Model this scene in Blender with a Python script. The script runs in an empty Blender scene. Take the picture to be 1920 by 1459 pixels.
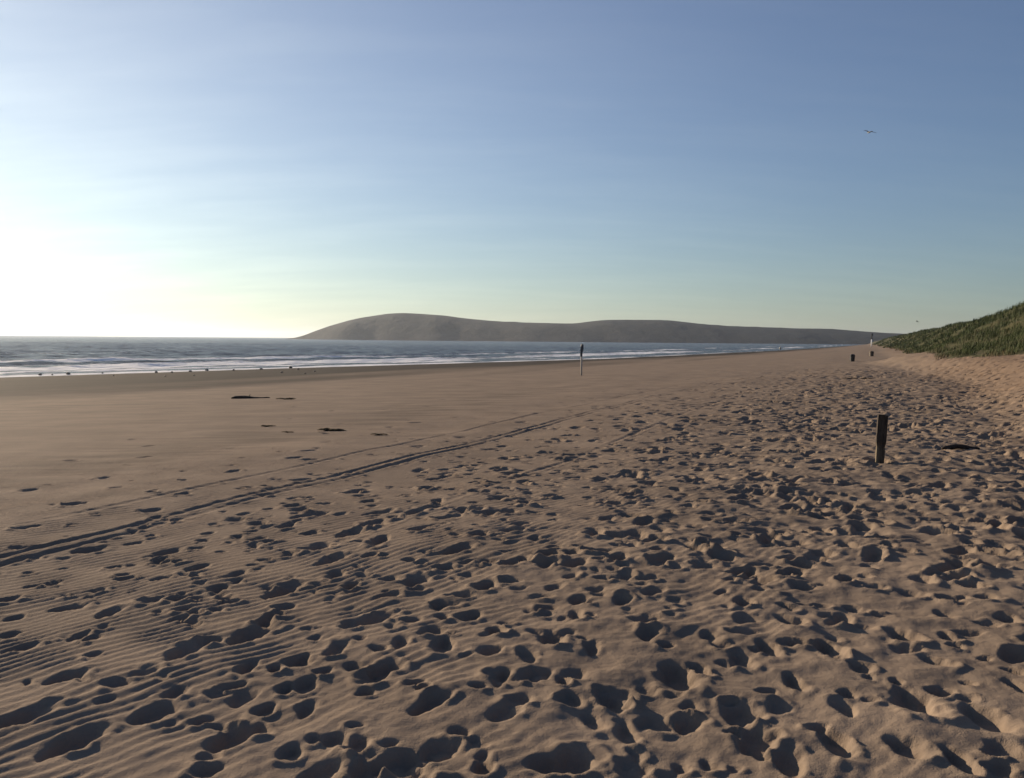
import bpy, bmesh, math, random
import numpy as np
from mathutils import Vector, Matrix

random.seed(7)
rng = np.random.default_rng(11)
scene = bpy.context.scene
C = scene.collection

# ------------------------------------------------------------------ camera
F_PX, W_PX, H_PX = 1550.0, 1920.0, 1459.0
EYE = 1.55
PITCH = math.atan(93.0 / F_PX)
ROLL = 0.0089
cam_d = bpy.data.cameras.new('camera')
cam = bpy.data.objects.new('camera', cam_d)
C.objects.link(cam)
fw = Vector((0, math.cos(PITCH), -math.sin(PITCH)))
up0 = Vector((0, math.sin(PITCH), math.cos(PITCH)))
rt = (Vector((1, 0, 0)) * math.cos(ROLL) + up0 * math.sin(ROLL)).normalized()
upv = rt.cross(fw)
M = Matrix((rt, upv, -fw)).transposed().to_4x4()
M.translation = Vector((0, 0, EYE))
cam.matrix_world = M
cam_d.sensor_width = 36.0
cam_d.lens = 36.0 * F_PX / W_PX
cam_d.clip_start = 0.05
cam_d.clip_end = 40000
scene.camera = cam

# ------------------------------------------------------------------ sky, sun, exposure
SUN_AZ = math.radians(-47)      # from +Y towards -X
SUN_EL = math.radians(15.5)
world = bpy.data.worlds.new('World')
scene.world = world
world.use_nodes = True
nt = world.node_tree
bg = nt.nodes['Background']
sky = nt.nodes.new('ShaderNodeTexSky')
sky.sky_type = 'NISHITA'
sky.sun_disc = False
sky.sun_elevation = SUN_EL
sky.sun_rotation = SUN_AZ
sky.altitude = 0
sky.air_density = 1.33
sky.dust_density = 0.0
sky.ozone_density = 5.7
# thin high cirrus, drawn by direction
tc = nt.nodes.new('ShaderNodeTexCoord')
sep = nt.nodes.new('ShaderNodeSeparateXYZ')
nt.links.new(tc.outputs['Generated'], sep.inputs[0])
addz = nt.nodes.new('ShaderNodeMath'); addz.operation = 'ADD'; addz.inputs[1].default_value = 0.18
nt.links.new(sep.outputs['Z'], addz.inputs[0])
comb = nt.nodes.new('ShaderNodeCombineXYZ')
for ax, k in (('X', 0.55), ('Y', 2.2)):
    dv = nt.nodes.new('ShaderNodeMath'); dv.operation = 'DIVIDE'
    nt.links.new(sep.outputs[ax], dv.inputs[0]); nt.links.new(addz.outputs[0], dv.inputs[1])
    ml = nt.nodes.new('ShaderNodeMath'); ml.operation = 'MULTIPLY'; ml.inputs[1].default_value = k
    nt.links.new(dv.outputs[0], ml.inputs[0]); nt.links.new(ml.outputs[0], comb.inputs[ax])
nz = nt.nodes.new('ShaderNodeTexNoise')
nz.inputs['Scale'].default_value = 2.3; nz.inputs['Detail'].default_value = 7; nz.inputs['Roughness'].default_value = 0.58
nt.links.new(comb.outputs[0], nz.inputs['Vector'])
rp = nt.nodes.new('ShaderNodeMapRange')
rp.inputs['From Min'].default_value = 0.42; rp.inputs['From Max'].default_value = 0.78
rp.inputs['To Min'].default_value = 0.0; rp.inputs['To Max'].default_value = 0.17
nt.links.new(nz.outputs['Fac'], rp.inputs['Value'])
# thin sea haze and high veil: forward scattering round the sun, thicker where one looks through more of it
def wmath(op, a, b=None, clamp=False):
    n = nt.nodes.new('ShaderNodeMath'); n.operation = op; n.use_clamp = clamp
    for i, q in enumerate((a, b)):
        if q is None: continue
        if isinstance(q, (int, float)): n.inputs[i].default_value = q
        else: nt.links.new(q, n.inputs[i])
    return n.outputs[0]
def wvec(op, a, b):
    n = nt.nodes.new('ShaderNodeVectorMath'); n.operation = op
    for i, q in enumerate((a, b)):
        if isinstance(q, tuple): n.inputs[i].default_value = q
        else: nt.links.new(q, n.inputs[i])
    return n.outputs['Value'] if op == 'DOT_PRODUCT' else n.outputs[0]
sun_to = (math.sin(SUN_AZ) * math.cos(SUN_EL), math.cos(SUN_AZ) * math.cos(SUN_EL), math.sin(SUN_EL))
ct = wvec('DOT_PRODUCT', tc.outputs['Generated'], sun_to)
phase = wmath('DIVIDE', 0.75, wmath('POWER', wmath('SUBTRACT', 1.25, ct), 1.5))
path = wmath("DIVIDE", -0.24, wmath('ADD', wmath('MAXIMUM', sep.outputs['Z'], 0.0), 0.06))
thick = wmath('SUBTRACT', 1.0, wmath('EXPONENT', path))
hz_ = wmath('MULTIPLY', wmath('MULTIPLY', phase, thick), wmath('ADD', rp.outputs[0], 0.97))
hcol = nt.nodes.new('ShaderNodeCombineXYZ')
for ax, k in zip('XYZ', (1.46, 1.36, 0.92)):
    nt.links.new(wmath('MULTIPLY', hz_, k), hcol.inputs[ax])
base = wvec('MULTIPLY', sky.outputs[0], (0.40, 0.475, 0.61))
nt.links.new(wvec('ADD', base, hcol.outputs[0]), bg.inputs['Color'])
bg.inputs['Strength'].default_value = 0.10

sd = bpy.data.lights.new('sun', 'SUN')
sd.energy = 5.0
sd.angle = math.radians(0.53)
sd.color = (1.0, 0.80, 0.58)
sun = bpy.data.objects.new('sun', sd)
C.objects.link(sun)
sdir = Vector((math.sin(SUN_AZ) * math.cos(SUN_EL), math.cos(SUN_AZ) * math.cos(SUN_EL), math.sin(SUN_EL)))
sun.rotation_euler = sdir.to_track_quat('Z', 'Y').to_euler()
sun.location = (-30, 20, 40)

scene.view_settings.view_transform = 'Standard'
scene.view_settings.look = 'None'
scene.view_settings.exposure = 0.5
scene.view_settings.gamma = 1.0
scene.view_settings.use_curve_mapping = False
scene.render.engine = 'CYCLES'
scene.cycles.use_denoising = True
scene.cycles.max_bounces = 6
scene.cycles.diffuse_bounces = 1
scene.cycles.volume_bounces = 1
scene.cycles.sample_clamp_indirect = 6.0

# ------------------------------------------------------------------ helpers
def tag(o, label=None, cat=None, group=None, kind=None):
    for k, v in (('label', label), ('category', cat), ('group', group), ('kind', kind)):
        if v: o[k] = v
    return o

def empty(name, loc, rz=0.0):
    o = bpy.data.objects.new(name, None)
    o.location = loc; o.rotation_euler = (0, 0, rz); o.empty_display_size = 0.2
    C.objects.link(o)
    return o

def link_mesh(name, me, mat, parent=None, smooth=True):
    if mat: me.materials.append(mat)
    if smooth:
        me.polygons.foreach_set('use_smooth', np.ones(len(me.polygons), dtype=bool))
    o = bpy.data.objects.new(name, me)
    C.objects.link(o)
    if parent: o.parent = parent
    return o

def bm_obj(name, bm, mat, parent=None, smooth=False):
    me = bpy.data.meshes.new(name)
    bmesh.ops.recalc_face_normals(bm, faces=bm.faces)
    bm.to_mesh(me); bm.free()
    return link_mesh(name, me, mat, parent, smooth)

def np_mesh(name, verts, quads, mat, attrs=None, smooth=True):
    me = bpy.data.meshes.new(name)
    k = quads.shape[1]
    me.vertices.add(len(verts)); me.loops.add(quads.size); me.polygons.add(len(quads))
    me.vertices.foreach_set('co', np.ascontiguousarray(verts, dtype=np.float32).ravel())
    me.loops.foreach_set('vertex_index', np.ascontiguousarray(quads, dtype=np.int32).ravel())
    me.polygons.foreach_set('loop_start', np.arange(0, quads.size, k, dtype=np.int32))
    me.update(calc_edges=True)
    for an, arr in (attrs or {}).items():
        a = me.attributes.new(an, 'FLOAT', 'POINT')
        a.data.foreach_set('value', np.ascontiguousarray(arr, dtype=np.float32))
    return link_mesh(name, me, mat, None, smooth)

_P = np.random.default_rng(3).permutation(256)
_P = np.concatenate([_P, _P])
_G = np.stack([np.cos(np.arange(256) * 2.399963), np.sin(np.arange(256) * 2.399963)]).astype(np.float32)
def gn(x, y, seed=0):
    x = np.asarray(x, dtype=np.float64) + seed * 17.31
    y = np.asarray(y, dtype=np.float64) - seed * 9.77
    xi = np.floor(x).astype(np.int64); yi = np.floor(y).astype(np.int64)
    fx = (x - xi).astype(np.float32); fy = (y - yi).astype(np.float32)
    u = fx * fx * fx * (fx * (fx * 6 - 15) + 10); v = fy * fy * fy * (fy * (fy * 6 - 15) + 10)
    def g(dx, dy):
        h = _P[_P[(xi + dx) & 255] + ((yi + dy) & 255)]
        return _G[0][h] * (fx - dx) + _G[1][h] * (fy - dy)
    a = g(0, 0); b = g(1, 0); c = g(0, 1); d = g(1, 1)
    return (a + (b - a) * u + (c - a) * v + (a - b - c + d) * u * v) * 1.5

def sstep(a, b, x):
    t = np.clip((x - a) / (b - a), 0, 1)
    return t * t * (3 - 2 * t)

class NT:
    """small node-tree helper"""
    def __init__(s, name):
        s.mat = bpy.data.materials.new(name); s.mat.use_nodes = True
        s.t = s.mat.node_tree; s.bsdf = s.t.nodes['Principled BSDF']
        s.tc = s.t.nodes.new('ShaderNodeTexCoord')
    def n(s, typ, **kw):
        nd = s.t.nodes.new(typ)
        for k, v in kw.items(): setattr(nd, k, v)
        return nd
    def l(s, a, b): s.t.links.new(a, b)
    def noise(s, scale, detail=3, rough=0.55, stretch=(1, 1, 1), rot=0.0, coord='Object'):
        mp = s.n('ShaderNodeMapping'); mp.inputs['Scale'].default_value = stretch
        mp.inputs['Rotation'].default_value = (0, 0, rot)
        s.l(s.tc.outputs[coord], mp.inputs['Vector'])
        nz = s.n('ShaderNodeTexNoise')
        nz.inputs['Scale'].default_value = scale; nz.inputs['Detail'].default_value = detail; nz.inputs['Roughness'].default_value = rough
        s.l(mp.outputs[0], nz.inputs['Vector'])
        return nz.outputs['Fac']
    def rng(s, v, a, b, c=0.0, d=1.0):
        m = s.n('ShaderNodeMapRange')
        for k, q in zip(('From Min', 'From Max', 'To Min', 'To Max'), (a, b, c, d)): m.inputs[k].default_value = q
        s.l(v, m.inputs['Value']); return m.outputs[0]
    def mix(s, f, a, b):
        m = s.n('ShaderNodeMix', data_type='RGBA')
        for k, q in (('Factor', f), ('A', a), ('B', b)):
            if isinstance(q, (int, float)): m.inputs[k].default_value = q
            elif isinstance(q, tuple): m.inputs[k].default_value = (*q, 1)
            else: s.l(q, m.inputs[k])
        return m.outputs['Result']
    def math(s, op, a, b):
        m = s.n('ShaderNodeMath', operation=op)
        for i, q in enumerate((a, b)):
            if isinstance(q, (int, float)): m.inputs[i].default_value = q
            else: s.l(q, m.inputs[i])
        return m.outputs[0]
    def attr(s, name):
        a = s.n('ShaderNodeAttribute'); a.attribute_name = name; return a.outputs['Fac']
    def bump(s, h, strength, dist, prev=None):
        b = s.n('ShaderNodeBump'); b.inputs['Strength'].default_value = strength; b.inputs['Distance'].default_value = dist
        s.l(h, b.inputs['Height'])
        if prev is not None: s.l(prev, b.inputs['Normal'])
        return b.outputs[0]
    def out(s, col=None, rough=0.9, normal=None, spec=0.3):
        if col is not None:
            if isinstance(col, tuple): s.bsdf.inputs['Base Color'].default_value = (*col, 1)
            else: s.l(col, s.bsdf.inputs['Base Color'])
        if isinstance(rough, (int, float)): s.bsdf.inputs['Roughness'].default_value = rough
        else: s.l(rough, s.bsdf.inputs['Roughness'])
        s.bsdf.inputs['Specular IOR Level'].default_value = spec
        if normal is not None: s.l(normal, s.bsdf.inputs['Normal'])
        return s.mat

# ------------------------------------------------------------------ beach frame: s runs along the beach, w runs towards the sea
UX, UY = 0.40, 0.917
BEACH_ROT = math.atan2(UY, UX)
SEA = -2.2
_ss = np.arange(-600, 4000, 1.0)
_ww = np.interp(_ss, [-600, -100, 0, 48, 83, 149, 357, 700, 1300, 4000], [120, 88, 76.5, 70.3, 65.2, 50.7, 37.8, 30, 18, -40])
_k = np.exp(-np.linspace(-2.5, 2.5, 41) ** 2); _k /= _k.sum()
_ww = np.convolve(np.pad(_ww, 20, mode='edge'), _k, mode='valid')
def sw(x, y):
    return UX * x + UY * y, -UY * x + UX * y
def wshore(s): return np.interp(s, _ss, _ww)
def dune_foot(s):
    return np.interp(s, [-200, 0, 60, 150, 320, 600, 1500], [4.6, 4.6, 4.4, 4.0, 2.0, -1.0, -8.0]) + 1.1 * gn(s / 17.0, s * 0 + 3.3, 5) + 0.5 * gn(s / 5.0, s * 0 + 1.3, 6) - 1.5 * np.exp(-((s - 66) / 11.0) ** 2) + 0.9 * np.exp(-((s - 37) / 10.0) ** 2)
def veg_edge(s):
    return dune_foot(s) + 0.2 - 1.3 * np.exp(-((s - 51) / 5.5) ** 2) - 0.7 * np.exp(-((s - 100) / 9.0) ** 2) + 0.5 * np.exp(-((s - 42) / 5.0) ** 2) + 0.9 * gn(s / 4.3, s * 0 + 6.1, 7)
def ground(x, y):
    """large-scale height of the ground"""
    x = np.asarray(x, dtype=np.float64); y = np.asarray(y, dtype=np.float64)
    s, w = sw(x, y)
    f = np.maximum(w, 0) / np.maximum(wshore(s), 5)
    z = np.maximum(SEA * f ** 1.3, -4.0)
    t = -w
    ft = dune_foot(s)
    near = np.interp(s, [0, 45, 110, 300], [1.0, 0.95, 0.35, 0.2])
    z = z + near * sstep(1.0, 0.2, (ft + 1.6 - t) / 4.6) * 0.98
    h = np.interp(s, [0, 90, 200, 400, 800, 1600], [4.2, 4.1, 4.1, 4.2, 3.6, 3.0]) + 0.55 * gn(s / 23.0, s * 0 + 8, 9) + 0.3 * gn(s / 8.0, s * 0 + 2, 10)
    d = sstep(0, 1, (t - ft) / 9.5)
    z = z + h * d - sstep(ft + 13, ft + 40, t) * 2.2
    z = z + 0.30 * d * gn(s / 3.1, t / 2.6, 12) + 0.14 * d * gn(s / 1.2, t / 1.1, 13)
    z = z + 0.05 * sstep(16, 4, w) * gn(s / 5.5, w / 3.5, 14) + 0.02 * sstep(14, 3, w) * gn(s / 1.7, w / 1.3, 15)
    return z

Fv = np.array(fw); Rv = np.array(rt); Uv = np.array(upv)
def ray(px, py):
    d = Fv + (px - 960) / F_PX * Rv - (py - 729.5) / F_PX * Uv
    return d / d[1]
def on_ground(px, py):
    """the point of the ground that stands at this place of the survey photograph"""
    d = ray(px, py)
    t = np.geomspace(1.5, 900, 6000)
    z = EYE + d[2] * t
    g = np.maximum(ground(d[0] * t, t), SEA)
    i = int(np.argmax(z < g))
    return d[0] * t[i], t[i], float(g[i])

# ------------------------------------------------------------------ materials of the setting
m = NT('sand')
wet = m.attr('wet'); warm = m.attr('warm')
n1 = m.noise(0.9, 4, 0.6)
n2 = m.noise(14, 3, 0.6)
n3 = m.noise(0.35, 4, 0.6, stretch=(1, 7, 1), rot=-BEACH_ROT)
n4 = m.noise(420, 2, 0.7)
dry = m.mix(m.rng(n1, 0.32, 0.68), (0.230, 0.177, 0.131), (0.311, 0.240, 0.177))
dry = m.mix(warm, dry, (0.225, 0.156, 0.106))
dry = m.mix(m.rng(n4, 0.25, 0.75, 0.0, 0.35), dry, (0.13, 0.102, 0.080))
dry = m.mix(m.rng(n2, 0.45, 0.75, 0.0, 0.22), dry, (0.27, 0.22, 0.175))
wetc = m.mix(m.rng(n3, 0.3, 0.7), (0.040, 0.035, 0.030), (0.070, 0.058, 0.047))
wf = m.math('ADD', wet, m.math('MULTIPLY', m.math('SUBTRACT', n3, 0.5), 0.7))
wfc = m.rng(wf, 0.18, 0.85)
dry = m.mix(m.rng(n3, 0.42, 0.66, 0.0, 0.30), dry, (0.135, 0.110, 0.088))
col = m.mix(wfc, dry, wetc)
b1 = m.bump(m.noise(160, 3, 0.7), 0.55, 0.006)
b2 = m.bump(m.noise(28, 4, 0.6), 0.5, 0.012, b1)
SAND = m.out(col, 0.95, b2, 0.04)

m = NT('dune_soil')
g1 = m.noise(0.5, 5, 0.65); g2 = m.noise(3.5, 4, 0.65)
veg = m.attr('veg')
c1 = m.mix(m.rng(g1, 0.35, 0.65), (0.042, 0.050, 0.018), (0.075, 0.072, 0.030))
c1 = m.mix(m.rng(g2, 0.45, 0.7, 0, 0.7), c1, (0.13, 0.095, 0.055))
fv = m.rng(m.math('ADD', veg, m.math('MULTIPLY', m.math('SUBTRACT', g2, 0.5), 0.9)), 0.35, 0.6)
c1 = m.mix(fv, (0.225, 0.16, 0.113), c1)
DUNE = m.out(c1, 0.95, m.bump(m.noise(9, 5, 0.7), 0.8, 0.1), 0.2)

m = NT('sea_water')
foam = m.attr('foam')
fn = m.noise(1.3, 5, 0.65, stretch=(0.5, 1.6, 1), rot=-BEACH_ROT)
ff = m.rng(m.math('ADD', foam, m.math('MULTIPLY', m.math('SUBTRACT', fn, 0.5), 0.9)), 0.36, 0.60)
wc = m.mix(ff, (0.036, 0.031, 0.028), (0.82, 0.83, 0.83))
bw = m.bump(m.noise(0.55, 4, 0.6, stretch=(0.6, 1.3, 1), rot=-BEACH_ROT), 0.9, 0.9)
bw = m.bump(m.noise(2.6, 3, 0.6), 0.5, 0.10, bw)
WATER = m.out(wc, m.rng(ff, 0, 1, 0.25, 0.8), bw, 0.16)
m.bsdf.inputs['IOR'].default_value = 1.33

m = NT('headland_turf')
h1 = m.noise(0.012, 5, 0.6); h2 = m.noise(0.05, 5, 0.65)
hc = m.mix(m.rng(h1, 0.35, 0.65), (0.021, 0.025, 0.022), (0.033, 0.033, 0.029))
hc = m.mix(m.rng(h2, 0.48, 0.62, 0, 0.85), hc, (0.017, 0.020, 0.014))
cl = m.attr('cliff')
hc = m.mix(m.math('MULTIPLY', cl, m.rng(h2, 0.3, 0.6)), hc, (0.055, 0.053, 0.050))
wd = m.math('MULTIPLY', m.attr('dark_right'), m.rng(h1, 0.25, 0.5))  # headland colour turns darker and bluer towards its right end
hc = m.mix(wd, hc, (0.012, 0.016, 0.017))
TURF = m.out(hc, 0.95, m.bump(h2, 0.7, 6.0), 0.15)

# ------------------------------------------------------------------ the beach sheet
C0 = 0.0026
APEX = 1.2
r = [1.8]
while r[-1] < 42: r.append(r[-1] * (1 + C0))
c = C0
while r[-1] < 1750:
    c = min(c * 1.022, 0.03); r.append(r[-1] * (1 + c))
R = np.array(r)
tn = list(np.arange(0, 0.76, C0))
st = C0
while tn[-1] < 4.0:
    st *= 1.16; tn.append(tn[-1] + st)
tn = np.array(tn)
T = np.concatenate([-tn[:0:-1], tn])
NR, NC = len(R), len(T)
Yr = R - APEX
X = (T[None, :] * R[:, None]); Y = np.repeat(Yr[:, None], NC, 1)
S, Wd = sw(X, Y)
Z = ground(X, Y)
D = np.zeros_like(Z)
nearf = int(np.searchsorted(Yr, 75))
xs, ys, s_, w_ = X[:nearf], Y[:nearf], S[:nearf], Wd[:nearf]

# warp used by everything small
wa = gn(xs / 0.11, ys / 0.11, 21); wb = gn(xs / 0.11, ys / 0.11, 22)
wd_ = gn(xs / 0.045, ys / 0.045, 33); we_ = gn(xs / 0.045, ys / 0.045, 34)
wc1 = gn(xs / 0.6, ys / 0.6, 23)
patch = gn(xs / 1.6, ys / 1.6, 24)

# wind ripples
ang = math.radians(46)
rx, ry = math.cos(ang), math.sin(ang)
ph = (-ry * xs + rx * ys) + 0.045 * wc1 + 0.10 * gn(xs / 1.4, ys / 1.4, 25) + 0.026 * gn(xs / 0.33, ys / 0.33, 35) + 0.013 * gn((rx * xs + ry * ys) / 0.22, (-ry * xs + rx * ys) / 0.1, 26)
lam = 0.074
q = (ph / lam) % 1.0
tri = np.where(q < 0.66, q / 0.66, (1 - q) / 0.34)
tri = tri * tri * (3 - 2 * tri)
rip_mask = sstep(1.5, 3.2, w_ + 0.9 * patch + 0.10 * s_) * sstep(13, 8, w_) * (0.35 + 0.65 * sstep(-0.45, 0.3, gn(xs / 0.5, ys / 0.5, 27)))
rip_mask = np.maximum(rip_mask, 0.38 * sstep(-3, 0, w_) * sstep(-0.1, 0.35, patch))
rip_mask *= np.interp(ys, [0, 5, 9, 16, 30], [1, 1, 0.75, 0.4, 0.12])
RIP = (tri - 0.5) * 0.0118 * rip_mask

# trampled ground: lumps
tramp = sstep(4.2, 0.8, w_ + 0.8 * patch + 0.02 * s_) * sstep(-9, -5.5, w_)
lump = 0.0035 * wd_ + 0.018 * gn(xs / 0.24, ys / 0.24, 28) + 0.012 * gn(xs / 0.12, ys / 0.12, 29) + 0.02 * gn(xs / 0.5, ys / 0.5, 30)
far_boost = np.interp(ys, [0, 10, 30, 75], [1, 1.2, 1.8, 3.0])
lump = lump + (far_boost - 1) * 0.022 * gn(xs / 0.55, ys / 0.75, 31)
D[:nearf] += lump * np.interp(ys, [3, 7], [0.62, 1.0]) * (0.10 + 0.90 * tramp) * sstep(20, 6, w_ )
D[:nearf] += 0.006 * gn(s_ / 6.0, w_ / 0.8, 32) * sstep(4, 9, w_)

# vehicle tracks that run along the beach
def track(w0, half, depth, berm, s0, s1, wob, seed):
    ww = w_ - w0 - wob * gn(s_ / 9.0, s_ * 0 + seed, seed) - 0.02 * gn(s_ / 1.1, s_ * 0 + seed, seed + 1)
    on = sstep(s0 - 2, s0 + 1, s_) * sstep(s1 + 6, s1 - 6, s_) * np.clip(0.62 + 0.75 * gn(s_ / 2.3, w0 + w_ * 0.2, seed + 2) + 0.35 * gn(s_ / 0.5, w0 + w_ * 3, seed + 3), 0.22, 1.15)
    e = np.abs(ww) / half
    tread = 0.25 * np.sin(s_ * 42.0 + 6 * ww / half) * sstep(1, 0.6, e)
    return on * (-depth * sstep(1.0, 0.55, e) * (1 + tread) + berm * np.exp(-((e - 1.35) / 0.28) ** 2)), sstep(1.3, 0.9, e) * on
flat = np.zeros_like(xs)
TR = np.zeros_like(xs)
for a in ((5.68, 0.050, 0.022, 0.012, 0, 62, 0.08, 41), (5.86, 0.046, 0.024, 0.014, 0, 62, 0.08, 41), (6.7, 0.055, 0.014, 0.008, 6, 30, 0.10, 44),
          (3.72, 0.05, 0.010, 0.012, 6, 40, 0.08, 47)):
    zz, mk = track(*a)
    TR += zz; flat = np.maximum(flat, mk)
D[:nearf] += RIP * (1 - flat) + TR

# footprints
def stamp(cx, cy, a, b, th, depth, rim, keep=0.25, sharp=0.5):
    e = 1.75 * max(a, b)
    i0, i1 = np.searchsorted(Yr, (cy - e, cy + e))
    if i1 - i0 < 2 or i1 > nearf: return
    lo = min((cx - e) / (cy + APEX - e), (cx - e) / (cy + APEX + e)); hi = max((cx + e) / (cy + APEX - e), (cx + e) / (cy + APEX + e))
    j0, j1 = np.searchsorted(T, (lo, hi))
    if j1 - j0 < 2: return
    sl = (slice(i0, i1), slice(j0, j1))
    wm = 0.22 * min(a, b); wn = 0.09 * min(a, b)
    dx = X[sl] - cx + wm * wa[sl] + wn * wd_[sl]; dy = Y[sl] - cy + wm * wb[sl] + wn * we_[sl]
    ct, sn = math.cos(th), math.sin(th)
    u = (dx * ct + dy * sn) / a; v = (-dx * sn + dy * ct) / b
    v = v * (1 + 0.25 * u)                      # toe broader than heel
    rho = np.sqrt(u * u + v * v) + 1e-6
    bowl = 1 - sstep(sharp, 1.03, rho)
    ring = np.exp(-((rho - 1.2) / 0.2) ** 2) * np.clip(0.35 + 0.9 * wb[sl] - 0.75 * u + 0.5 * wd_[sl], 0, 1.6)
    crumb = bowl * (1 - bowl) * 4
    D[sl] = D[sl] * (1 - (1 - keep) * bowl) - depth * bowl * (1 + 0.25 * u) + rim * ring + 0.009 * crumb * wd_[sl] + 0.006 * bowl * wb[sl]

# (px, py, dark width, dark height, tilt in the picture) surveyed from the photograph
PRINTS = [(40,1345,105,50,25),(130,1395,115,55,30),(328,1297,60,32,0),(290,1335,95,45,20),(435,1385,108,54,12),(120,1270,82,28,15),(345,1220,72,36,18),
 (470,1190,88,38,20),(497,1165,40,24,0),(145,1195,40,20,15),(130,1140,75,16,8),(205,1148,50,22,15),(410,1103,46,18,8),(370,1065,45,18,10),(530,1108,82,30,22),
 (560,1240,62,34,8),(635,1215,34,40,60),(465,1250,38,34,0),(575,1283,52,34,15),(575,1330,40,36,40),(545,1410,52,36,10),(670,1395,56,44,0),(700,1160,95,24,12),
 (655,1170,40,24,0),(780,1088,58,22,10),(910,1098,52,22,8),(880,1155,55,22,8),(830,1208,52,38,0),(750,1205,34,24,45),(805,1318,95,36,28),(945,1335,80,36,10),
 (685,1297,36,20,0),(860,1370,42,22,0),(905,1440,42,42,0),(1055,1428,172,56,6),(1035,1195,56,38,0),(1215,1190,56,28,20),(1110,1350,34,60,60),(1175,1370,54,56,0),
 (1270,1265,85,62,0),(1385,1340,84,50,20),(1415,1390,105,56,15),(1480,1430,84,62,45),(1460,1325,60,28,10),(1390,1235,52,38,0),(1440,1215,46,38,0),(1555,1215,56,36,0),
 (1565,1390,66,78,0),(1583,1330,38,44,60),(1490,1280,48,42,-40),(1690,1190,66,36,-10),(1615,1255,42,22,0),(1755,1240,62,26,-20),(1715,1315,98,72,0),(1850,1345,92,66,-25),
 (1908,1285,44,44,0),(1700,1400,84,58,-20),(1795,1425,50,72,0),(1885,1400,72,48,-25),(1505,1100,62,16,0),(1705,1110,56,16,-8),(1320,1060,62,20,8),(1160,1045,50,18,8),
 (1080,1152,32,28,0),(1040,1100,44,14,8),(1225,1108,56,14,8),(620,1050,62,20,15),(630,1076,40,20,0),(165,1032,62,14,6),(140,945,46,11,4),(712,1012,42,24,15),(655,1000,60,16,8),
 (855,1030,85,16,14),(955,1055,52,18,6),(538,985,32,16,10),(485,1010,34,12,8),(692,940,36,10,0),(822,938,28,10,0),(778,960,40,12,8),(958,993,52,14,0),(345,925,36,8,0),
 (580,1000,40,10,4),(250,1020,36,8,4),(300,1085,40,9,8),(430,1130,46,10,6),(335,1160,40,12,10),(355,1165,46,9,8),(40,1215,60,14,14),(25,1160,40,10,8),(60,1100,36,9,6),
 (240,1085,34,9,6),(300,1050,40,9,8),(1250,1212,44,16,0),(1110,1215,36,30,40),(990,1230,34,44,60),(935,1275,30,34,60),(1210,1290,34,18,0),(1330,1190,46,22,-10),
 (1320,1260,40,22,0),(1600,1140,46,18,-10),(1480,1165,54,26,-20),(1395,1130,40,16,0),(1820,1185,70,14,0),(1850,1120,56,18,0),(1890,1160,46,22,0),(1770,1150,46,22,0),(1640,1100,44,14,0)]
placed = []
for (px, py, wpx, hpx, tilt) in PRINTS:
    x0, y0, z0 = on_ground(px, py)
    th_px = math.radians(tilt)
    # the ellipse's two axes carried from the picture to the ground
    k = y0 * y0 / (EYE * F_PX)
    kx = y0 / F_PX
    ca, sa = math.cos(th_px), math.sin(th_px)
    ax = np.array([ca * wpx * 0.5 * kx, sa * wpx * 0.5 * k]); 
    bx = np.array([-sa * hpx * 0.5 * kx, ca * hpx * 0.5 * k])
    A = np.stack([ax, bx], 1)
    U_, s2, _ = np.linalg.svd(A)
    th = math.atan2(U_[1, 0], U_[0, 0])
    a, b = float(s2[0]) * 0.90, float(s2[1]) * 0.90
    a = min(max(a, 0.05), 0.20); b = min(max(b, 0.045), 0.13)
    placed.append((x0, y0, a, b, th))
big = np.array([(p[0], p[1], p[2]) for p in placed])

def dens(s, w):
    d = np.interp(w, [-8, -6, -4, 1.0, 2.4, 3.6, 5.0, 6.5, 8.5, 12, 18], [1.0, 4.0, 11.0, 13.0, 10.0, 6.5, 3.2, 1.2, 0.5, 0.15, 0.05])
    return d
NS = 60000
ps = rng.uniform(1.5, 62, NS); pw = rng.uniform(-8, 18, NS)
area_d = NS / (60.5 * 26)
keepm = rng.uniform(0, 1, NS) < dens(ps, pw) / area_d
ps, pw = ps[keepm], pw[keepm]
pxg = UX * ps - UY * pw; pyg = UY * ps + UX * pw
vis = (pyg > 1.0) & (np.abs(pxg) < 1.0 * (pyg + 2.5))
pxg, pyg, ps, pw = pxg[vis], pyg[vis], ps[vis], pw[vis]
dirs = rng.choice([0.0, math.pi, 0.3, -0.4, 1.2], len(ps), p=[0.34, 0.26, 0.15, 0.15, 0.10])
for x0, y0, s0, w0, dd in zip(pxg, pyg, ps, pw, dirs):
    th = BEACH_ROT + dd + rng.normal(0, 0.35)
    soft = float(np.interp(w0, [-6, 3, 6, 9], [1.0, 1.0, 0.55, 0.25]))
    small = rng.uniform() < 0.5
    a = rng.uniform(0.07, 0.11) if small else rng.uniform(0.11, 0.165)
    b = a * rng.uniform(0.55, 0.9) if small else rng.uniform(0.062, 0.10)
    if y0 < 9.0:
        dmin = np.min(np.hypot(big[:, 0] - x0, big[:, 1] - y0) - big[:, 2])
        if dmin < a * 0.75: continue
        if y0 < 5.5: a *= 0.75; b *= 0.8; soft *= 0.68
        if y0 < 6.5 and w0 > 2.6 and rng.uniform() < 0.45: continue
    dep = (rng.uniform(0.026, 0.045) if small else rng.uniform(0.045, 0.075)) * soft
    if y0 > 14: a *= 1.15; b *= 1.2; dep *= 1.25
    stamp(x0, y0, a, b, th, dep, dep * rng.uniform(0.15, 0.36), 0.25, rng.uniform(0.22, 0.5))
NSM = 34000
ps = rng.uniform(1.5, 40, NSM); pw = rng.uniform(-6, 9, NSM)
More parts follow.
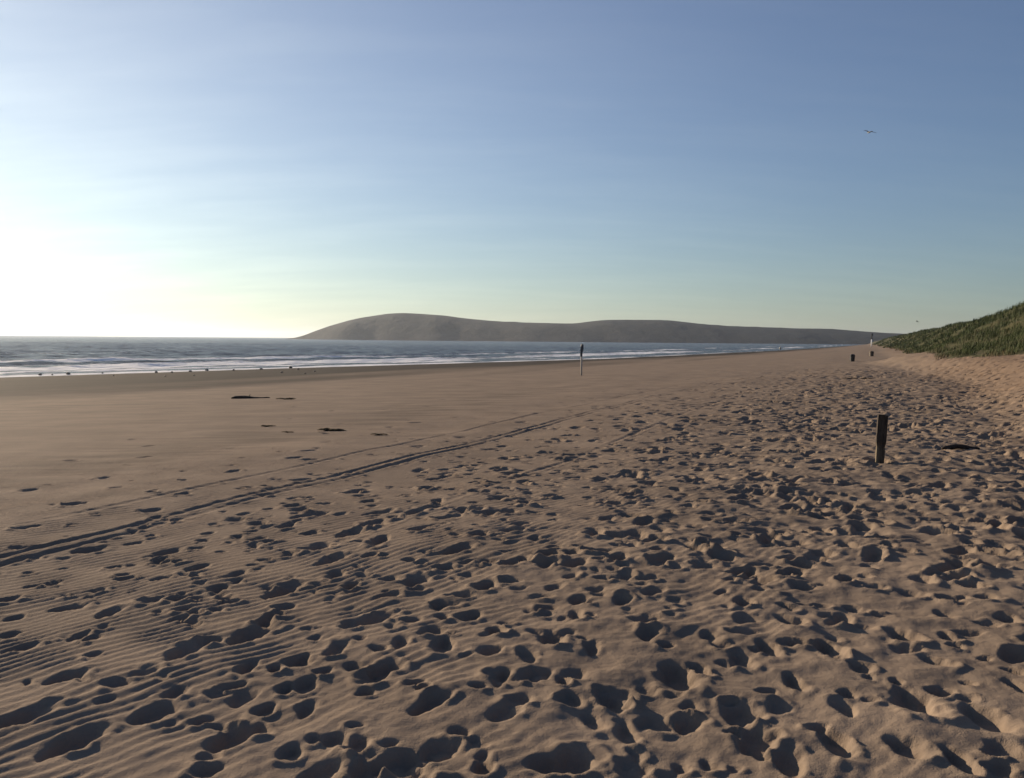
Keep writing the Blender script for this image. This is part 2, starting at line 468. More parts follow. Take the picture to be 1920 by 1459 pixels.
kp = rng.uniform(0, 1, NSM) < np.interp(pw, [-6, -4, 3.5, 5.5, 7, 9], [0.1, 0.45, 0.5, 0.22, 0.07, 0.02]) * 0.5
pxs = UX * ps - UY * pw; pys = UY * ps + UX * pw
for x0, y0, w0 in zip(pxs[kp], pys[kp], pw[kp]):
    if y0 < 1.5 or abs(x0) > 0.95 * (y0 + 2): continue
    a = rng.uniform(0.035, 0.075); dep = a * rng.uniform(0.30, 0.5)
    stamp(x0, y0, a, a * rng.uniform(0.55, 0.95), rng.uniform(0, 3.14), dep, dep * 0.3, 0.4, rng.uniform(0.2, 0.5))
for (x0, y0, a, b, th) in placed:
    dep = float(np.clip(0.47 * math.sqrt(a * b), 0.028, 0.072))
    if -UY * x0 + UX * y0 > 5.5: dep *= 0.8
    stamp(x0, y0, a, b, th, dep, dep * 0.20, 0.10, 0.40)

_px, _py, _ = on_ground(1649, 866)
stamp(_px, _py, 0.17, 0.15, 0.3, 0.035, 0.014, 0.3, 0.2)
Z = Z + D
ZD = Z
def sand_z(x, y):
    """height of the finished sand sheet at a place"""
    i = int(np.clip(np.searchsorted(Yr, y), 1, NR - 1)); j = int(np.clip(np.searchsorted(T, x / (y + APEX)), 1, NC - 1))
    return float(ZD[i, j])

f_ = np.maximum(Wd, 0) / np.maximum(wshore(S), 5)
wetv = sstep(0.20, 0.55, f_ + 0.10 * gn(S / 30.0, Wd / 6.0, 61)) + 0.3 * sstep(0.06, 0.12, f_) * sstep(0.4, 0.25, f_) * sstep(0.0, 0.5, gn(S / 45.0, Wd / 5.0, 62))
warmv = sstep(-1.0, -5.5, Wd + 0.9 * gn(S / 6.0, Wd / 3.0, 63)) * 0.9
vegv = sstep(-0.4, 1.4, (-Wd) - veg_edge(S))
verts = np.stack([X, Y, Z], -1).reshape(-1, 3)
idx = np.arange(NR * NC).reshape(NR, NC)
quads = np.stack([idx[:-1, :-1], idx[:-1, 1:], idx[1:, 1:], idx[1:, :-1]], -1)
zmax = np.maximum.reduce([Z[:-1, :-1], Z[:-1, 1:], Z[1:, 1:], Z[1:, :-1]])
isdune = ((-Wd) > veg_edge(S) + 0.1)[:-1, :-1]
okq = zmax > -3.9

def sub_mesh(name, mask, mat, attrs):
    qd = quads[mask]
    used = np.unique(qd)
    remap = np.zeros(NR * NC, dtype=np.int64); remap[used] = np.arange(len(used))
    return np_mesh(name, verts[used], remap[qd], mat, {k: v.ravel()[used] for k, v in attrs.items()})
beach = sub_mesh('beach', okq & ~isdune, SAND, {'wet': wetv, 'warm': warmv})
tag(beach, 'footprinted sandy beach running from the dune down to the sea', 'beach', kind='structure')
dune = sub_mesh('dune', okq & isdune, DUNE, {'veg': vegv})
tag(dune, 'grassy sand dune rising along the right side of the beach', 'dune', kind='structure')
# the sand goes on behind the viewer
xb = T * 1.8
vb = np.concatenate([np.stack([xb, np.full(NC, 0.6), Z[0]], -1), np.stack([xb * 1.0, np.full(NC, -1.5), Z[0]], -1), np.stack([xb * 60, np.full(NC, -320.0), Z[0] - 0.2], -1)])
ib = np.arange(3 * NC).reshape(3, NC)
qb = np.concatenate([np.stack([ib[k + 1, :-1], ib[k + 1, 1:], ib[k, 1:], ib[k, :-1]], -1) for k in (0, 1)])
bb = np_mesh('beach_behind', vb, qb, SAND, {'wet': np.zeros(3 * NC), 'warm': np.zeros(3 * NC)})
tag(bb, 'dry sand of the beach behind the viewer', 'beach', kind='structure')

# ------------------------------------------------------------------ sea
rs = [46.0]
while rs[-1] < 9000:
    rs.append(rs[-1] * (1 + (0.0052 if rs[-1] < 450 else 0.012)))
rs = np.array(rs)
ts = np.concatenate([-np.array([2.6, 2.2, 1.9, 1.6, 1.4, 1.2, 1.05, 0.95]), np.arange(-0.86, 0.62, 0.0068), np.array([0.7, 0.9, 1.2])])
XS = ts[None, :] * rs[:, None]; YS = np.repeat(rs[:, None], len(ts), 1)
s2_, w2_ = sw(XS, YS)
qq = w2_ - wshore(s2_)
qw = qq + 3.5 * gn(s2_ / 80.0, w2_ / 60.0, 71) + 1.0 * gn(s2_ / 14.0, w2_ / 18.0, 72)
ETA = np.zeros_like(qq)
L = 13.0
pz = (qw / L) % 1.0
crest = np.exp(-((pz - 0.5) / 0.17) ** 2)
amp = np.interp(qq, [-3, 0, 6, 25, 90, 250, 600], [0.0, 0.02, 0.14, 0.5, 0.55, 0.45, 0.25]) * (0.45 + 0.55 * sstep(-0.5, 0.4, gn(s2_ / 32.0, w2_ / 11.0, 73)))
ETA += amp * (crest - 0.3)
far_f = np.interp(qq, [-2, 3, 20, 700], [0, 0.15, 1, 0.6])
ETA += far_f * (0.16 * gn(s2_ / 4.5, w2_ / 2.6, 74) + 0.16 * gn(s2_ / 11.0, w2_ / 6.0, 75) + np.interp(qq, [0, 60, 600], [0, 0.05, 0.25]) * gn(s2_ / 40.0, w2_ / 20.0, 76))
ETA += 0.05 * np.interp(qq, [-6, 0, 6], [1, 1, 0]) * gn(s2_ / 7.0, w2_ / 9.0, 77)
FO = np.zeros_like(qq)
for q0, wd, g_, sc in ((0.5, 3.4, 1.3, 14.0), (7.0, 2.2, 1.0, 18.0), (16.5, 4.4, 1.5, 40.0), (29.0, 1.8, 0.6, 22.0), (41.0, 4.4, 1.45, 50.0), (66.0, 2.4, 0.5, 30.0), (94.0, 3.5, 0.65, 40.0)):
    FO = np.maximum(FO, g_ * np.exp(-((qw - q0) / wd) ** 2) * (0.72 + 0.60 * gn(s2_ / sc, s2_ * 0 + q0, int(80 + q0))))
FO *= np.interp(s2_, [0, 105, 170, 400], [1.0, 1.0, 0.55, 0.4])
VS = np.stack([XS, YS, SEA + ETA], -1).reshape(-1, 3)
i2 = np.arange(XS.size).reshape(XS.shape)
q2 = np.stack([i2[:-1, :-1], i2[:-1, 1:], i2[1:, 1:], i2[1:, :-1]], -1)
okw = (np.maximum.reduce([qq[:-1, :-1], qq[:-1, 1:], qq[1:, 1:], qq[1:, :-1]]) > -7)
q2 = q2[okw]
used = np.unique(q2); rm = np.zeros(XS.size, dtype=np.int64); rm[used] = np.arange(len(used))
sea = np_mesh('sea', VS[used], rm[q2], WATER, {'foam': FO.ravel()[used]})
tag(sea, 'grey-blue sea with low breakers and foam lines', 'sea', kind='structure')

# ------------------------------------------------------------------ headland
SIL = [(480, 0), (552, 0), (566, 3), (600, 17.5), (625, 26), (650, 33.5), (675, 39), (700, 43.5), (725, 47), (750, 48.5), (790, 48), (820, 45.5), (850, 42.5), (895, 38), (940, 34),
       (990, 33), (1040, 32.5), (1075, 32), (1100, 36), (1130, 39.5), (1180, 40), (1250, 40), (1290, 36), (1330, 31), (1390, 29.5), (1450, 28), (1560, 25), (1640, 21), (1700, 17), (1900, 13), (2300, 11), (3000, 8)]
YR = 1850.0
hx = np.arange(-560, 2300, 7.0)
hy = np.concatenate([np.arange(1490, 1700, 10.0), np.arange(1700, 2260, 14.0)])
HX, HY = np.meshgrid(hx, hy)
sx = [(p[0] - 960) / F_PX * YR for p in SIL]; sz = [p[1] / F_PX * YR for p in SIL]
kk = np.exp(-np.linspace(-2, 2, 9) ** 2); kk /= kk.sum()
prof = np.convolve(np.pad(np.interp(hx, sx, sz), 4, mode='edge'), kk, mode='valid') + 1.5 * (EYE - SEA) / 3.0
prof = np.where(prof < 2.2, prof - 4, prof)
PR = np.repeat(prof[None, :], len(hy), 0)
wobx = 60 * gn(HX / 330.0, HY * 0, 91) + 25 * gn(HX / 90.0, HY * 0, 92)
front = np.interp(hx, [-480, -380, -150, 200, 700, 1600], [60, 130, 240, 270, 290, 300])[None, :] + wobx * 0.7
back = 260.0
dd = np.where(HY < YR, (YR - HY) / front, (HY - YR) / back)
sect = np.clip(1 - np.clip(dd, 0, 1.6) ** 1.9, -0.15, 1)
gul = gn(HX / 60.0 + 0.15 * HY / 60, HY / 150.0, 93) * 8.0 + gn(HX / 22.0, HY / 40.0, 94) * 3.0
HZ = SEA + np.maximum(PR, -4) * sect + gul * np.clip(dd * 1.6, 0, 1) * np.clip(PR / 25, 0, 1) * np.clip(1.15 - dd, 0, 1)
HZ = np.where(dd > 0.93, np.minimum(HZ, SEA + 9 * (1.06 - dd) / 0.13), HZ)
HZ = np.maximum(HZ, -4.4)
cliff = sstep(0.80, 0.93, dd) * (HY < YR)
ih = np.arange(HX.size).reshape(HX.shape)
qh = np.stack([ih[:-1, :-1], ih[:-1, 1:], ih[1:, 1:], ih[1:, :-1]], -1).reshape(-1, 4)
head = np_mesh('headland', np.stack([HX, HY, HZ], -1).reshape(-1, 3), qh, TURF, {'cliff': cliff.ravel(), 'dark_right': sstep(60, 520, HX + 120 * gn(HX / 260.0, HY / 120.0, 95)).ravel()})
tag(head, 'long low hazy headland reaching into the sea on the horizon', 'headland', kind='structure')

# ------------------------------------------------------------------ dune grass
m = NT('marram_grass')
tone = m.attr('tone')
gc = m.mix(m.rng(tone, 0.0, 0.55), (0.036, 0.052, 0.016), (0.066, 0.088, 0.026))
gc = m.mix(m.rng(tone, 0.62, 1.0), gc, (0.145, 0.105, 0.052))
GRASS = m.out(gc, 0.7, None, 0.25)
def grass(n_t, s_lo, s_hi, blades, hgt, wid, seed):
    g = np.random.default_rng(seed)
    s0 = s_lo + (s_hi - s_lo) * g.uniform(0, 1, n_t) ** 1.25
    ft = veg_edge(s0)
    t0 = ft + 17.0 * g.uniform(0, 1, n_t) ** 1.15
    x0 = UX * s0 + UY * t0; y0 = UY * s0 - UX * t0
    clump = gn(s0 / 1.9, t0 / 1.6, 101)
    edge = (t0 - ft)
    ok = (y0 > 4) & (x0 / (y0 + 3) < 1.3) & (clump + 0.30 * np.minimum(edge, 3) > 0.38)
    x0, y0, s0, t0, edge, clump = x0[ok], y0[ok], s0[ok], t0[ok], edge[ok], clump[ok]
    z0 = ground(x0, y0) - 0.04
    k = len(x0)
    bx = np.repeat(x0, blades) + g.normal(0, 0.13, k * blades); by = np.repeat(y0, blades) + g.normal(0, 0.13, k * blades); bz = np.repeat(z0, blades)
    n = k * blades
    a = g.uniform(0, 2 * np.pi, n); lean = g.uniform(0.15, 0.75, n)
    hh = hgt * g.uniform(0.55, 1.15, n) * np.repeat(0.75 + 0.4 * sstep(-0.3, 0.6, clump), blades) * np.repeat(np.interp(edge, [0, 2], [0.7, 1]), blades)
    lx = np.cos(a) * lean * hh + 0.20 * hh; ly = np.sin(a) * lean * hh - 0.08 * hh
    wx = -np.sin(a) * wid; wy = np.cos(a) * wid
    V = np.zeros((n, 5, 3))
    V[:, 0] = np.stack([bx - wx, by - wy, bz], -1); V[:, 1] = np.stack([bx + wx, by + wy, bz], -1)
    V[:, 2] = np.stack([bx - wx * .8 + lx * .38, by - wy * .8 + ly * .38, bz + hh * .62], -1)
    V[:, 3] = np.stack([bx + wx * .8 + lx * .38, by + wy * .8 + ly * .38, bz + hh * .62], -1)
    V[:, 4] = np.stack([bx + lx, by + ly, bz + hh * .95], -1)
    i = np.arange(n)[:, None] * 5
    Fc = np.concatenate([i + np.array([[0, 1, 3]]), i + np.array([[0, 3, 2]]), i + np.array([[2, 3, 4]])])
    tone = np.clip(np.repeat(0.34 + 0.42 * gn(s0 / 6, t0 / 3, 103) + 0.12 * gn(s0 / 1.8, t0 / 1.2, 104) + 0.5 * sstep(2.0, 0.0, edge), blades) + g.normal(0, 0.07, n), 0, 1)
    return V.reshape(-1, 3), Fc, np.repeat(tone, 5)
parts = [grass(13000, 18, 95, 9, 0.42, 0.010, 1), grass(7000, 90, 230, 6, 0.5, 0.026, 2), grass(4200, 220, 620, 4, 0.65, 0.07, 3)]
vo, VV, FF, TT = 0, [], [], []
for v, f, t in parts:
    VV.append(v); FF.append(f + vo); TT.append(t); vo += len(v)
gr = np_mesh('dune_grass', np.concatenate(VV), np.concatenate(FF), GRASS, {'tone': np.concatenate(TT)}, smooth=False)
tag(gr, 'green marram grass covering the dune', 'grass', kind='stuff')

# ------------------------------------------------------------------ things
m = NT('tarred_timber')
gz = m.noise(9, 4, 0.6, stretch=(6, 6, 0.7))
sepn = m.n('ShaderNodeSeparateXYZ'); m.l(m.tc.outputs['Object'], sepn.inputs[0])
pale_foot = m.rng(m.math('ADD', sepn.outputs['Z'], m.math('MULTIPLY', gz, 0.14)), 0.22, 0.33, 1, 0)
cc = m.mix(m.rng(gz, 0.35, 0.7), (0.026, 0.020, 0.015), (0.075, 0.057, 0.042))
pale_foot = m.math('MULTIPLY', pale_foot, m.rng(sepn.outputs['X'], -0.035, 0.005, 1, 0.12))  # timber goes paler towards the foot, mostly on its left side
cc = m.mix(pale_foot, cc, m.mix(m.rng(gz, 0.35, 0.7), (0.12, 0.095, 0.06), (0.26, 0.21, 0.14)))
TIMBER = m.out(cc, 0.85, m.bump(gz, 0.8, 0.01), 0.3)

m = NT('driftwood')
gz = m.noise(6, 4, 0.65, stretch=(1.2, 8, 8))
DRIFT = m.out(m.mix(m.rng(gz, 0.3, 0.7), (0.02, 0.015, 0.011), (0.065, 0.048, 0.036)), 0.85, m.bump(gz, 0.8, 0.02), 0.3)
m = NT('seaweed_dark')
gz = m.noise(22, 4, 0.65)
WEED = m.out(m.mix(m.rng(gz, 0.3, 0.7), (0.018, 0.014, 0.008), (0.06, 0.045, 0.025)), 0.92, m.bump(gz, 0.8, 0.01), 0.05)
m = NT('shore_stone')
gz = m.noise(8, 5, 0.65)
STONE = m.out(m.mix(m.rng(gz, 0.3, 0.7), (0.05, 0.046, 0.042), (0.11, 0.10, 0.09)), 0.7, m.bump(gz, 0.8, 0.03), 0.4)
def plain(name, c, r=0.6, nscale=20, var=0.25):
    m = NT(name)
    gz = m.noise(nscale, 4, 0.6)
    return m.out(m.mix(m.rng(gz, 0.3, 0.7), tuple(q * (1 - var) for q in c), tuple(min(1, q * (1 + var)) for q in c)), r, m.bump(gz, 0.3, 0.005), 0.4)
PALE = plain('weathered_pale_pole', (0.42, 0.39, 0.34), 0.7)
DARKP = plain('dark_painted_board', (0.055, 0.06, 0.066), 0.6)
BLACK = plain('black_plastic', (0.018, 0.018, 0.018), 0.5)
BROWN = plain('brown_plastic', (0.10, 0.075, 0.05), 0.6)
WHITE = plain('white_paint', (0.78, 0.78, 0.75), 0.5, 12, 0.08)
GULLW = plain('gull_white', (0.20, 0.21, 0.22), 0.7, 12, 0.1)
GULLG = plain('gull_grey', (0.09, 0.095, 0.105), 0.7, 12, 0.15)

def lathe(prof, seg=16, jit=0.0, seed=0):
    rr = random.Random(seed)
    bm = bmesh.new(); rings = []
    for (rad, z) in prof:
        rings.append([bm.verts.new((rad * math.cos(2 * math.pi * k / seg) * (1 + rr.uniform(-jit, jit)), rad * math.sin(2 * math.pi * k / seg) * (1 + rr.uniform(-jit, jit)), z)) for k in range(seg)])
    for a, b in zip(rings, rings[1:]):
        for k in range(seg):
            bm.faces.new((a[k], a[(k + 1) % seg], b[(k + 1) % seg], b[k]))
    bm.faces.new(rings[0][::-1]); bm.faces.new(rings[-1])
    return bm

# --- wooden post in the trampled sand
px_, py_, pz_ = on_ground(1649, 866)
bm = bmesh.new()
rr = random.Random(4)
rings = []
for k in range(15):
    z = -0.35 + 0.955 * k / 14
    hw = 0.060 if z > 0.20 else 0.051
    ring = []
    for (sx_, sy_) in ((-1, -1), (0, -1.04), (1, -1), (1.04, 0), (1, 1), (0, 1.03), (-1, 1), (-1.03, 0)):
        cnr = 0.93 if abs(sx_) == 1 and abs(sy_) == 1 else 1.0
        dz = 0.0
        if k == 14: dz = rr.uniform(-0.008, 0.008)
        ring.append(bm.verts.new((sx_ * hw * cnr * (1 + rr.uniform(-.05, .05)) + 0.012 * z, sy_ * hw * cnr * (1 + rr.uniform(-.05, .05)), z + dz)))
    rings.append(ring)
for a, b in zip(rings, rings[1:]):
    for k in range(8): bm.faces.new((a[k], a[(k + 1) % 8], b[(k + 1) % 8], b[k]))
cv = bm.verts.new((0.012 * 0.6, 0, 0.611))
for k in range(8): bm.faces.new((rings[-1][k], rings[-1][(k + 1) % 8], cv))
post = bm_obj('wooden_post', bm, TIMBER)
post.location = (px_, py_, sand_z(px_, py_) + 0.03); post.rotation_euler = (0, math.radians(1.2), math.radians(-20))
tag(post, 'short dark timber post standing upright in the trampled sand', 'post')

# --- driftwood
def log_mesh(L, rad, seed, bend=0.05, stubs=2, taper=0.35):
    rr = random.Random(seed)
    bm = bmesh.new(); seg = 9; n = 12; rings = []
    for k in range(n + 1):
        u = k / n - 0.5
        r0 = rad * (1 - taper * (u + 0.5)) * (0.82 + 0.3 * rr.random()) * (0.55 if k in (0, n) else 1)
        c = (u * L, bend * math.sin(u * 5 + seed), rad * 0.35 + 0.3 * rad * math.sin(u * 7 + seed))
        rings.append([bm.verts.new((c[0] + rr.uniform(-.01, .01), c[1] + r0 * math.cos(2 * math.pi * q / seg), c[2] + r0 * math.sin(2 * math.pi * q / seg))) for q in range(seg)])
    for a, b in zip(rings, rings[1:]):
        for k in range(seg): bm.faces.new((a[k], a[(k + 1) % seg], b[(k + 1) % seg], b[k]))
    bm.faces.new(rings[0][::-1]); bm.faces.new(rings[-1])
    for q in range(stubs):
        u = rr.uniform(-0.2, 0.4); base = Vector((u * L, bend * math.sin(u * 5 + seed), rad * 0.6)); tip = base + Vector((rr.uniform(-.1, .2), rr.uniform(-.12, .12), rad * rr.uniform(1.6, 2.4)))
        v1 = [bm.verts.new(base + Vector((rad * .4 * math.cos(a), rad * .4 * math.sin(a), 0))) for a in (0, 1.57, 3.14, 4.71)]
        v2 = [bm.verts.new(tip + Vector((rad * .2 * math.cos(a), rad * .2 * math.sin(a), 0))) for a in (0, 1.57, 3.14, 4.71)]
        for k in range(4): bm.faces.new((v1[k], v1[(k + 1) % 4], v2[(k + 1) % 4], v2[k]))
        bm.faces.new(v2)
    return bm
x0, y0, _ = on_ground(470, 747)
o = bm_obj('driftwood_log', log_mesh(1.15, 0.05, 3, 0.05, 1), DRIFT, smooth=True)
o.location = (x0, y0, sand_z(x0, y0)); o.rotation_euler = (0, 0, 0.12)
tag(o, 'dark driftwood log lying on the smooth sand below the surf', 'driftwood')
x0, y0, _ = on_ground(1800, 842)
o = bm_obj('driftwood_log', log_mesh(0.56, 0.042, 8, 0.02, 0), DRIFT, smooth=True)
o.location = (x0, y0, sand_z(x0, y0) + 0.02); o.rotation_euler = (0, 0, 0.05)
tag(o, 'dark driftwood piece half buried to the right of the timber post', 'driftwood')

# --- seaweed scraps
def weed(seed, L):
    rr = random.Random(seed)
    bm = bmesh.new()
    for k in range(7):
        a = rr.uniform(-0.5, 0.5) + (math.pi if k % 2 else 0); l = L * rr.uniform(0.35, 0.6); wd = min(L, 0.5) * rr.uniform(0.05, 0.1)
        ca, sa = math.cos(a), math.sin(a); prev = None
        for q in range(6):
            u = q / 5; x = l * u; yv = 0.12 * L * math.sin(4 * u + seed + k); h = 0.012 + 0.025 * min(L, 0.6) * math.sin(u * 3.1) * rr.uniform(.6, 1.5)
            ww = wd * (1 - 0.75 * u)
            P = lambda dy, dz: bm.verts.new((ca * x - sa * (yv + dy), sa * x + ca * (yv + dy), h + dz))
            cur = [P(-ww, 0), P(0, ww * 0.5), P(ww, 0), P(0, -ww * 0.5)]
            if prev:
                for e in range(4): bm.faces.new((prev[e], prev[(e + 1) % 4], cur[(e + 1) % 4], cur[e]))
            else: bm.faces.new(cur[::-1])
            prev = cur
        bm.faces.new(prev)
    return bm
for (px, py, L, lab) in ((618, 808, 0.55, 'dark seaweed scrap trailing to the right on the left-hand smooth sand'),
                         (708, 816, 0.32, 'small seaweed scrap right of the trailing seaweed, beside footprints'),
                         (500, 800, 0.30, 'thin brown seaweed wisp left of the trailing seaweed'),
                         (540, 811, 0.22, 'tiny brown seaweed knot between the wisp and the trailing seaweed'),
                         (535, 749, 0.60, 'flat brown seaweed patch just right of the driftwood log'),
                         (1610, 710, 1.4, 'flat dark band of seaweed lying before the far bins')):
    x0, y0, _ = on_ground(px, py)
    o = bm_obj('seaweed', weed(int(px), L), WEED, smooth=True)
    o.location = (x0, y0, sand_z(x0, y0)); o.rotation_euler = (0, 0, random.uniform(-.2, .2))
    tag(o, lab, 'seaweed', 'seaweed scraps on the sand')

# --- marker pole with a dark board, by the sea
x0, y0, _ = on_ground(1090, 704)
mk = empty('beach_marker', (x0, y0, sand_z(x0, y0)))
hpx = y0 / F_PX
bm_obj('pole', lathe([(0.045, -0.4), (0.045, 0.6), (0.042, 58 * hpx), (0.03, 59 * hpx)], 10, 0.03, 2), PALE, mk, True)
bm = bmesh.new()
bw_, z0, z1 = 0.10, 36 * hpx, 58 * hpx
outl = [(-0.08, z0), (0.01, z0 - 0.03), (0.04, z0 + 0.22), (0.085, z0 + 0.3), (0.085, z1), (0.0, z1 + 0.02), (-0.07, z1 - 0.18)]
fr = [bm.verts.new((a, -0.062, b)) for a, b in outl]; bk = [bm.verts.new((a, -0.047, b)) for a, b in outl]
bm.faces.new(fr); bm.faces.new(bk[::-1])
for k in range(len(outl)): bm.faces.new((fr[k], fr[(k + 1) % len(outl)], bk[(k + 1) % len(outl)], bk[k]))
bm_obj('board', bm, DARKP, mk)
for zz in (z0 + 0.12, z1 - 0.12):
    b2 = lathe([(0.052, zz - 0.015), (0.052, zz + 0.015)], 10); bm_obj('clamp', b2, BLACK, mk)
tag(mk, 'slim pale marker pole with narrow dark board, in front of the sea', 'marker pole')

# --- litter bins at the foot of the far dune
def litter_bin(px, py, wpx, hpx, mat, lab):
    x0, y0, _ = on_ground(px, py)
    k = y0 / F_PX
    w2, hh = wpx * k / 2, hpx * k
    e = empty('litter_bin', (x0, y0, sand_z(x0, y0) - 0.02))
    bm_obj('body', lathe([(w2 * .86, -0.1), (w2 * .88, 0.0), (w2, hh * .74), (w2 * 1.0, hh * .76)], 14), mat, e, True)
    bm_obj('rim', lathe([(w2 * 1.06, hh * .75), (w2 * 1.08, hh * .79), (w2 * 1.04, hh * .82)], 14), mat, e, True)
    bm_obj('lid', lathe([(w2 * 1.02, hh * .82), (w2 * .9, hh * .93), (w2 * .5, hh * .99), (w2 * .15, hh)], 14), mat, e, True)
    tag(e, lab, 'bin', 'litter bins at the dune foot')
litter_bin(1598, 678, 9, 14, BLACK, 'black litter bin on the open sand at the far end')
litter_bin(1634, 668, 8, 10, BROWN, 'small brown litter bin farther off, at the tip of the dune')

# --- white post with dark upper half on the dune tip
x0, y0, z0 = on_ground(1634, 650)
wp = empty('warning_post', (x0, y0, z0 - 0.1))
k = y0 / F_PX
bm_obj('lower_pole', lathe([(1.1 * k, -0.3), (1.1 * k, 14 * k)], 10), WHITE, wp, True)
bm_obj('upper_pole', lathe([(0.9 * k, 14 * k), (0.9 * k, 25 * k), (0.5 * k, 25.4 * k)], 10), DARKP, wp, True)
bm = bmesh.new(); bmesh.ops.create_cube(bm, size=1, matrix=Matrix.Translation((0, -1.2 * k, 23 * k)) @ Matrix.Diagonal((3.4 * k, 0.5 * k, 4 * k, 1)))
bmesh.ops.bevel(bm, geom=list(bm.edges), offset=0.1 * k, segments=2, affect='EDGES')
bm_obj('sign_plate', bm, DARKP, wp)
tag(wp, 'white post with dark top standing where the dune meets the beach', 'post')

# --- pale buoy at the far water edge
x0, y0, z0 = on_ground(1463, 655)
k = y0 / F_PX
by_ = empty('buoy', (x0, y0, z0))
bm_obj('float', lathe([(0.8 * k, 0.0), (2.0 * k, 0.9 * k), (2.3 * k, 2.0 * k), (1.8 * k, 3.2 * k), (0.7 * k, 4.0 * k)], 14), PALE, by_, True)
bm_obj('mast', lathe([(0.45 * k, 3.8 * k), (0.4 * k, 6.5 * k)], 8), PALE, by_, True)
tag(by_, 'pale buoy stranded at the far water edge below the headland', 'buoy')

# --- stones along the water edge
def stone_mesh(seed):
    rr = random.Random(seed)
    bm = bmesh.new(); bmesh.ops.create_icosphere(bm, subdivisions=2, radius=0.5)
    for v in bm.verts:
        n = v.co.normalized()
        f = 1 + 0.22 * math.sin(3 * n.x + seed) * math.cos(2.3 * n.y + seed * 2) + rr.uniform(-.06, .06)
        v.co = Vector((v.co.x * f, v.co.y * f * 0.8, v.co.z * f * 0.72))
    return bm
STONES = [(75, 700, 9), (98, 700, 5), (128, 699, 12), (192, 697, 5), (212, 702, 6), (293, 696, 9), (322, 696, 8), (310, 703, 6), (357, 694, 8), (364, 702, 6), (388, 692, 9), (438, 692, 8), (490, 690, 8), (545, 687, 9), (559, 690, 7), (528, 696, 7), (572, 698, 6), (590, 694, 6)]
wh = ['beside the left-hand breaker', 'along the middle of the wave edge', 'near the headland end of the wave edge']
for k_, (px, py, wpx) in enumerate(STONES):
    x0, y0, z0 = on_ground(px, py + 3)
    d = y0 / F_PX * wpx * 0.75
    o = bm_obj('stone', stone_mesh(k_), STONE, smooth=True)
    o.scale = (d, d, d * 0.95); o.location = (x0, y0, max(z0, SEA) + d * 0.12); o.rotation_euler = (0, 0, k_ * 1.3)
    nth = ['first', 'second', 'third', 'fourth', 'fifth', 'sixth', 'seventh', 'eighth', 'ninth', 'tenth', 'eleventh', 'twelfth', 'thirteenth', 'fourteenth', 'fifteenth', 'sixteenth', 'seventeenth', 'eighteenth'][sorted(q[0] for q in STONES).index(px)]
    tag(o, nth + ' small dark stone from the left along the wave edge', 'stone', 'dark stones along the wave edge')

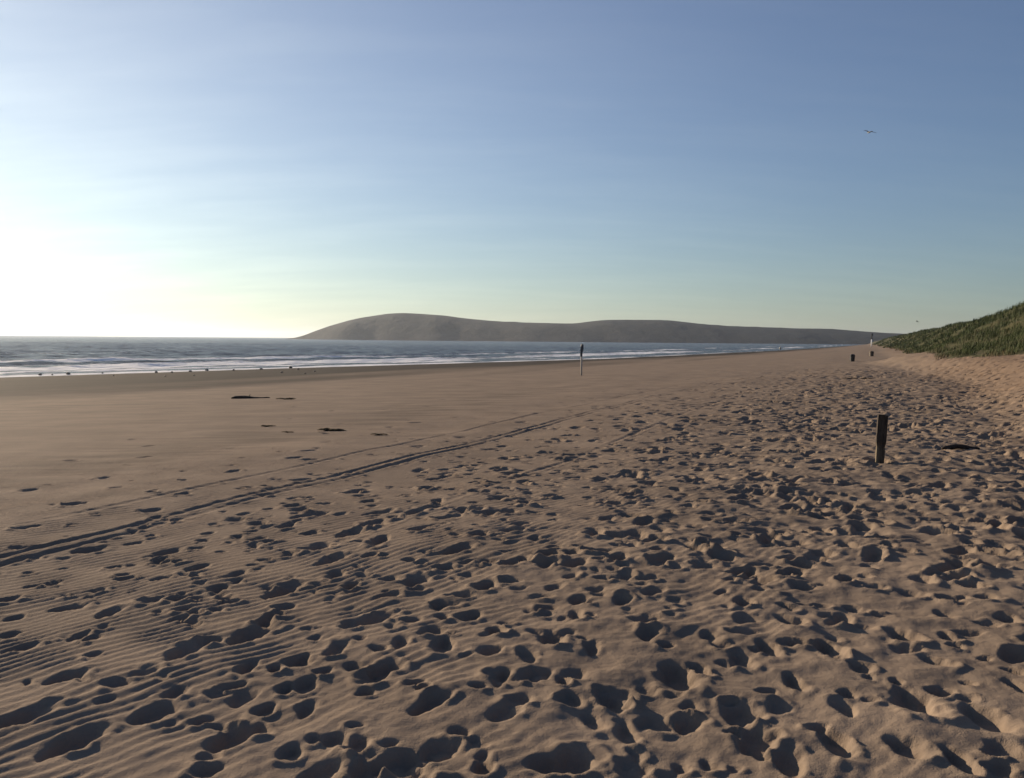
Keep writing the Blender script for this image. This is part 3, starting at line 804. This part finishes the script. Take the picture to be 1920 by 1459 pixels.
# --- gulls
def gull(px, py, dist, span, lab, bank=0.0, head_rz=0.3):
    d = ray(px, py)
    e = empty('gull', (d[0] * dist, dist, EYE + d[2] * dist), head_rz)
    e.rotation_euler = (0.0, bank, head_rz)
    h = span / 2
    bm = bmesh.new(); rings = []
    for (yy, rad) in ((-0.20, 0.012), (-0.12, 0.045), (0.0, 0.065), (0.11, 0.05), (0.17, 0.035), (0.215, 0.03), (0.245, 0.012), (0.275, 0.005)):
        rings.append([bm.verts.new((rad * math.cos(a), yy, rad * 0.9 * math.sin(a))) for a in [2 * math.pi * q / 10 for q in range(10)]])
    for a, b in zip(rings, rings[1:]):
        for k in range(10): bm.faces.new((a[k], a[(k + 1) % 10], b[(k + 1) % 10], b[k]))
    bm.faces.new(rings[0]); bm.faces.new(rings[-1])
    bm_obj('body', bm, GULLW, e, True)
    for sgn in (-1, 1):
        bm = bmesh.new(); st_ = []
        for (u, yc, ch, zz) in ((0.0, 0.03, 0.16, 0.03), (0.25, 0.07, 0.15, 0.09), (0.48, 0.09, 0.12, 0.10), (0.75, 0.01, 0.08, 0.06), (1.0, -0.10, 0.012, 0.01)):
            x = sgn * (0.03 + u * (h - 0.03))
            st_.append([bm.verts.new((x, yc + ch / 2, zz)), bm.verts.new((x, yc, zz + 0.012)), bm.verts.new((x, yc - ch / 2, zz - 0.004)), bm.verts.new((x, yc, zz - 0.008))])
        for a, b in zip(st_, st_[1:]):
            for k in range(4): bm.faces.new((a[k], a[(k + 1) % 4], b[(k + 1) % 4], b[k]))
        bm.faces.new(st_[0]); bm.faces.new(st_[-1])
        bm_obj('wing', bm, GULLG, e)
    bm = bmesh.new()
    tl = [(-0.025, -0.17), (0.025, -0.17), (0.06, -0.31), (0, -0.33), (-0.06, -0.31)]
    a = [bm.verts.new((p[0], p[1], 0.006)) for p in tl]; b = [bm.verts.new((p[0], p[1], -0.006)) for p in tl]
    bm.faces.new(a); bm.faces.new(b[::-1])
    for k in range(5): bm.faces.new((a[k], a[(k + 1) % 5], b[(k + 1) % 5], b[k]))
    bm_obj('tail', bm, GULLW, e)
    tag(e, lab, 'gull', 'gulls in flight')
gull(1630, 248, 62, 1.15, 'gull gliding high in the blue sky on the right', 0.08, 0.25)
gull(1720, 603, 150, 1.0, 'tiny distant gull flying low above the dune crest', 0.3, 1.0)

# ------------------------------------------------------------------ haze
m = bpy.data.materials.new('sea_haze'); m.use_nodes = True
t_ = m.node_tree; t_.nodes.remove(t_.nodes['Principled BSDF'])
pv = t_.nodes.new('ShaderNodeVolumePrincipled')
pv.inputs['Color'].default_value = (0.74, 0.84, 0.98, 1)
pv.inputs['Density'].default_value = 0.000085
pv.inputs['Anisotropy'].default_value = 0.55
t_.links.new(pv.outputs['Volume'], t_.nodes['Material Output'].inputs['Volume'])
bm = bmesh.new()
bmesh.ops.create_cube(bm, size=1, matrix=Matrix.Translation((0, 4500, 32.0)) @ Matrix.Diagonal((30000, 11000, 76, 1)))
hz = bm_obj('haze', bm, m)
tag(hz, 'thin pale sea haze over the beach and headland', 'haze', kind='stuff')
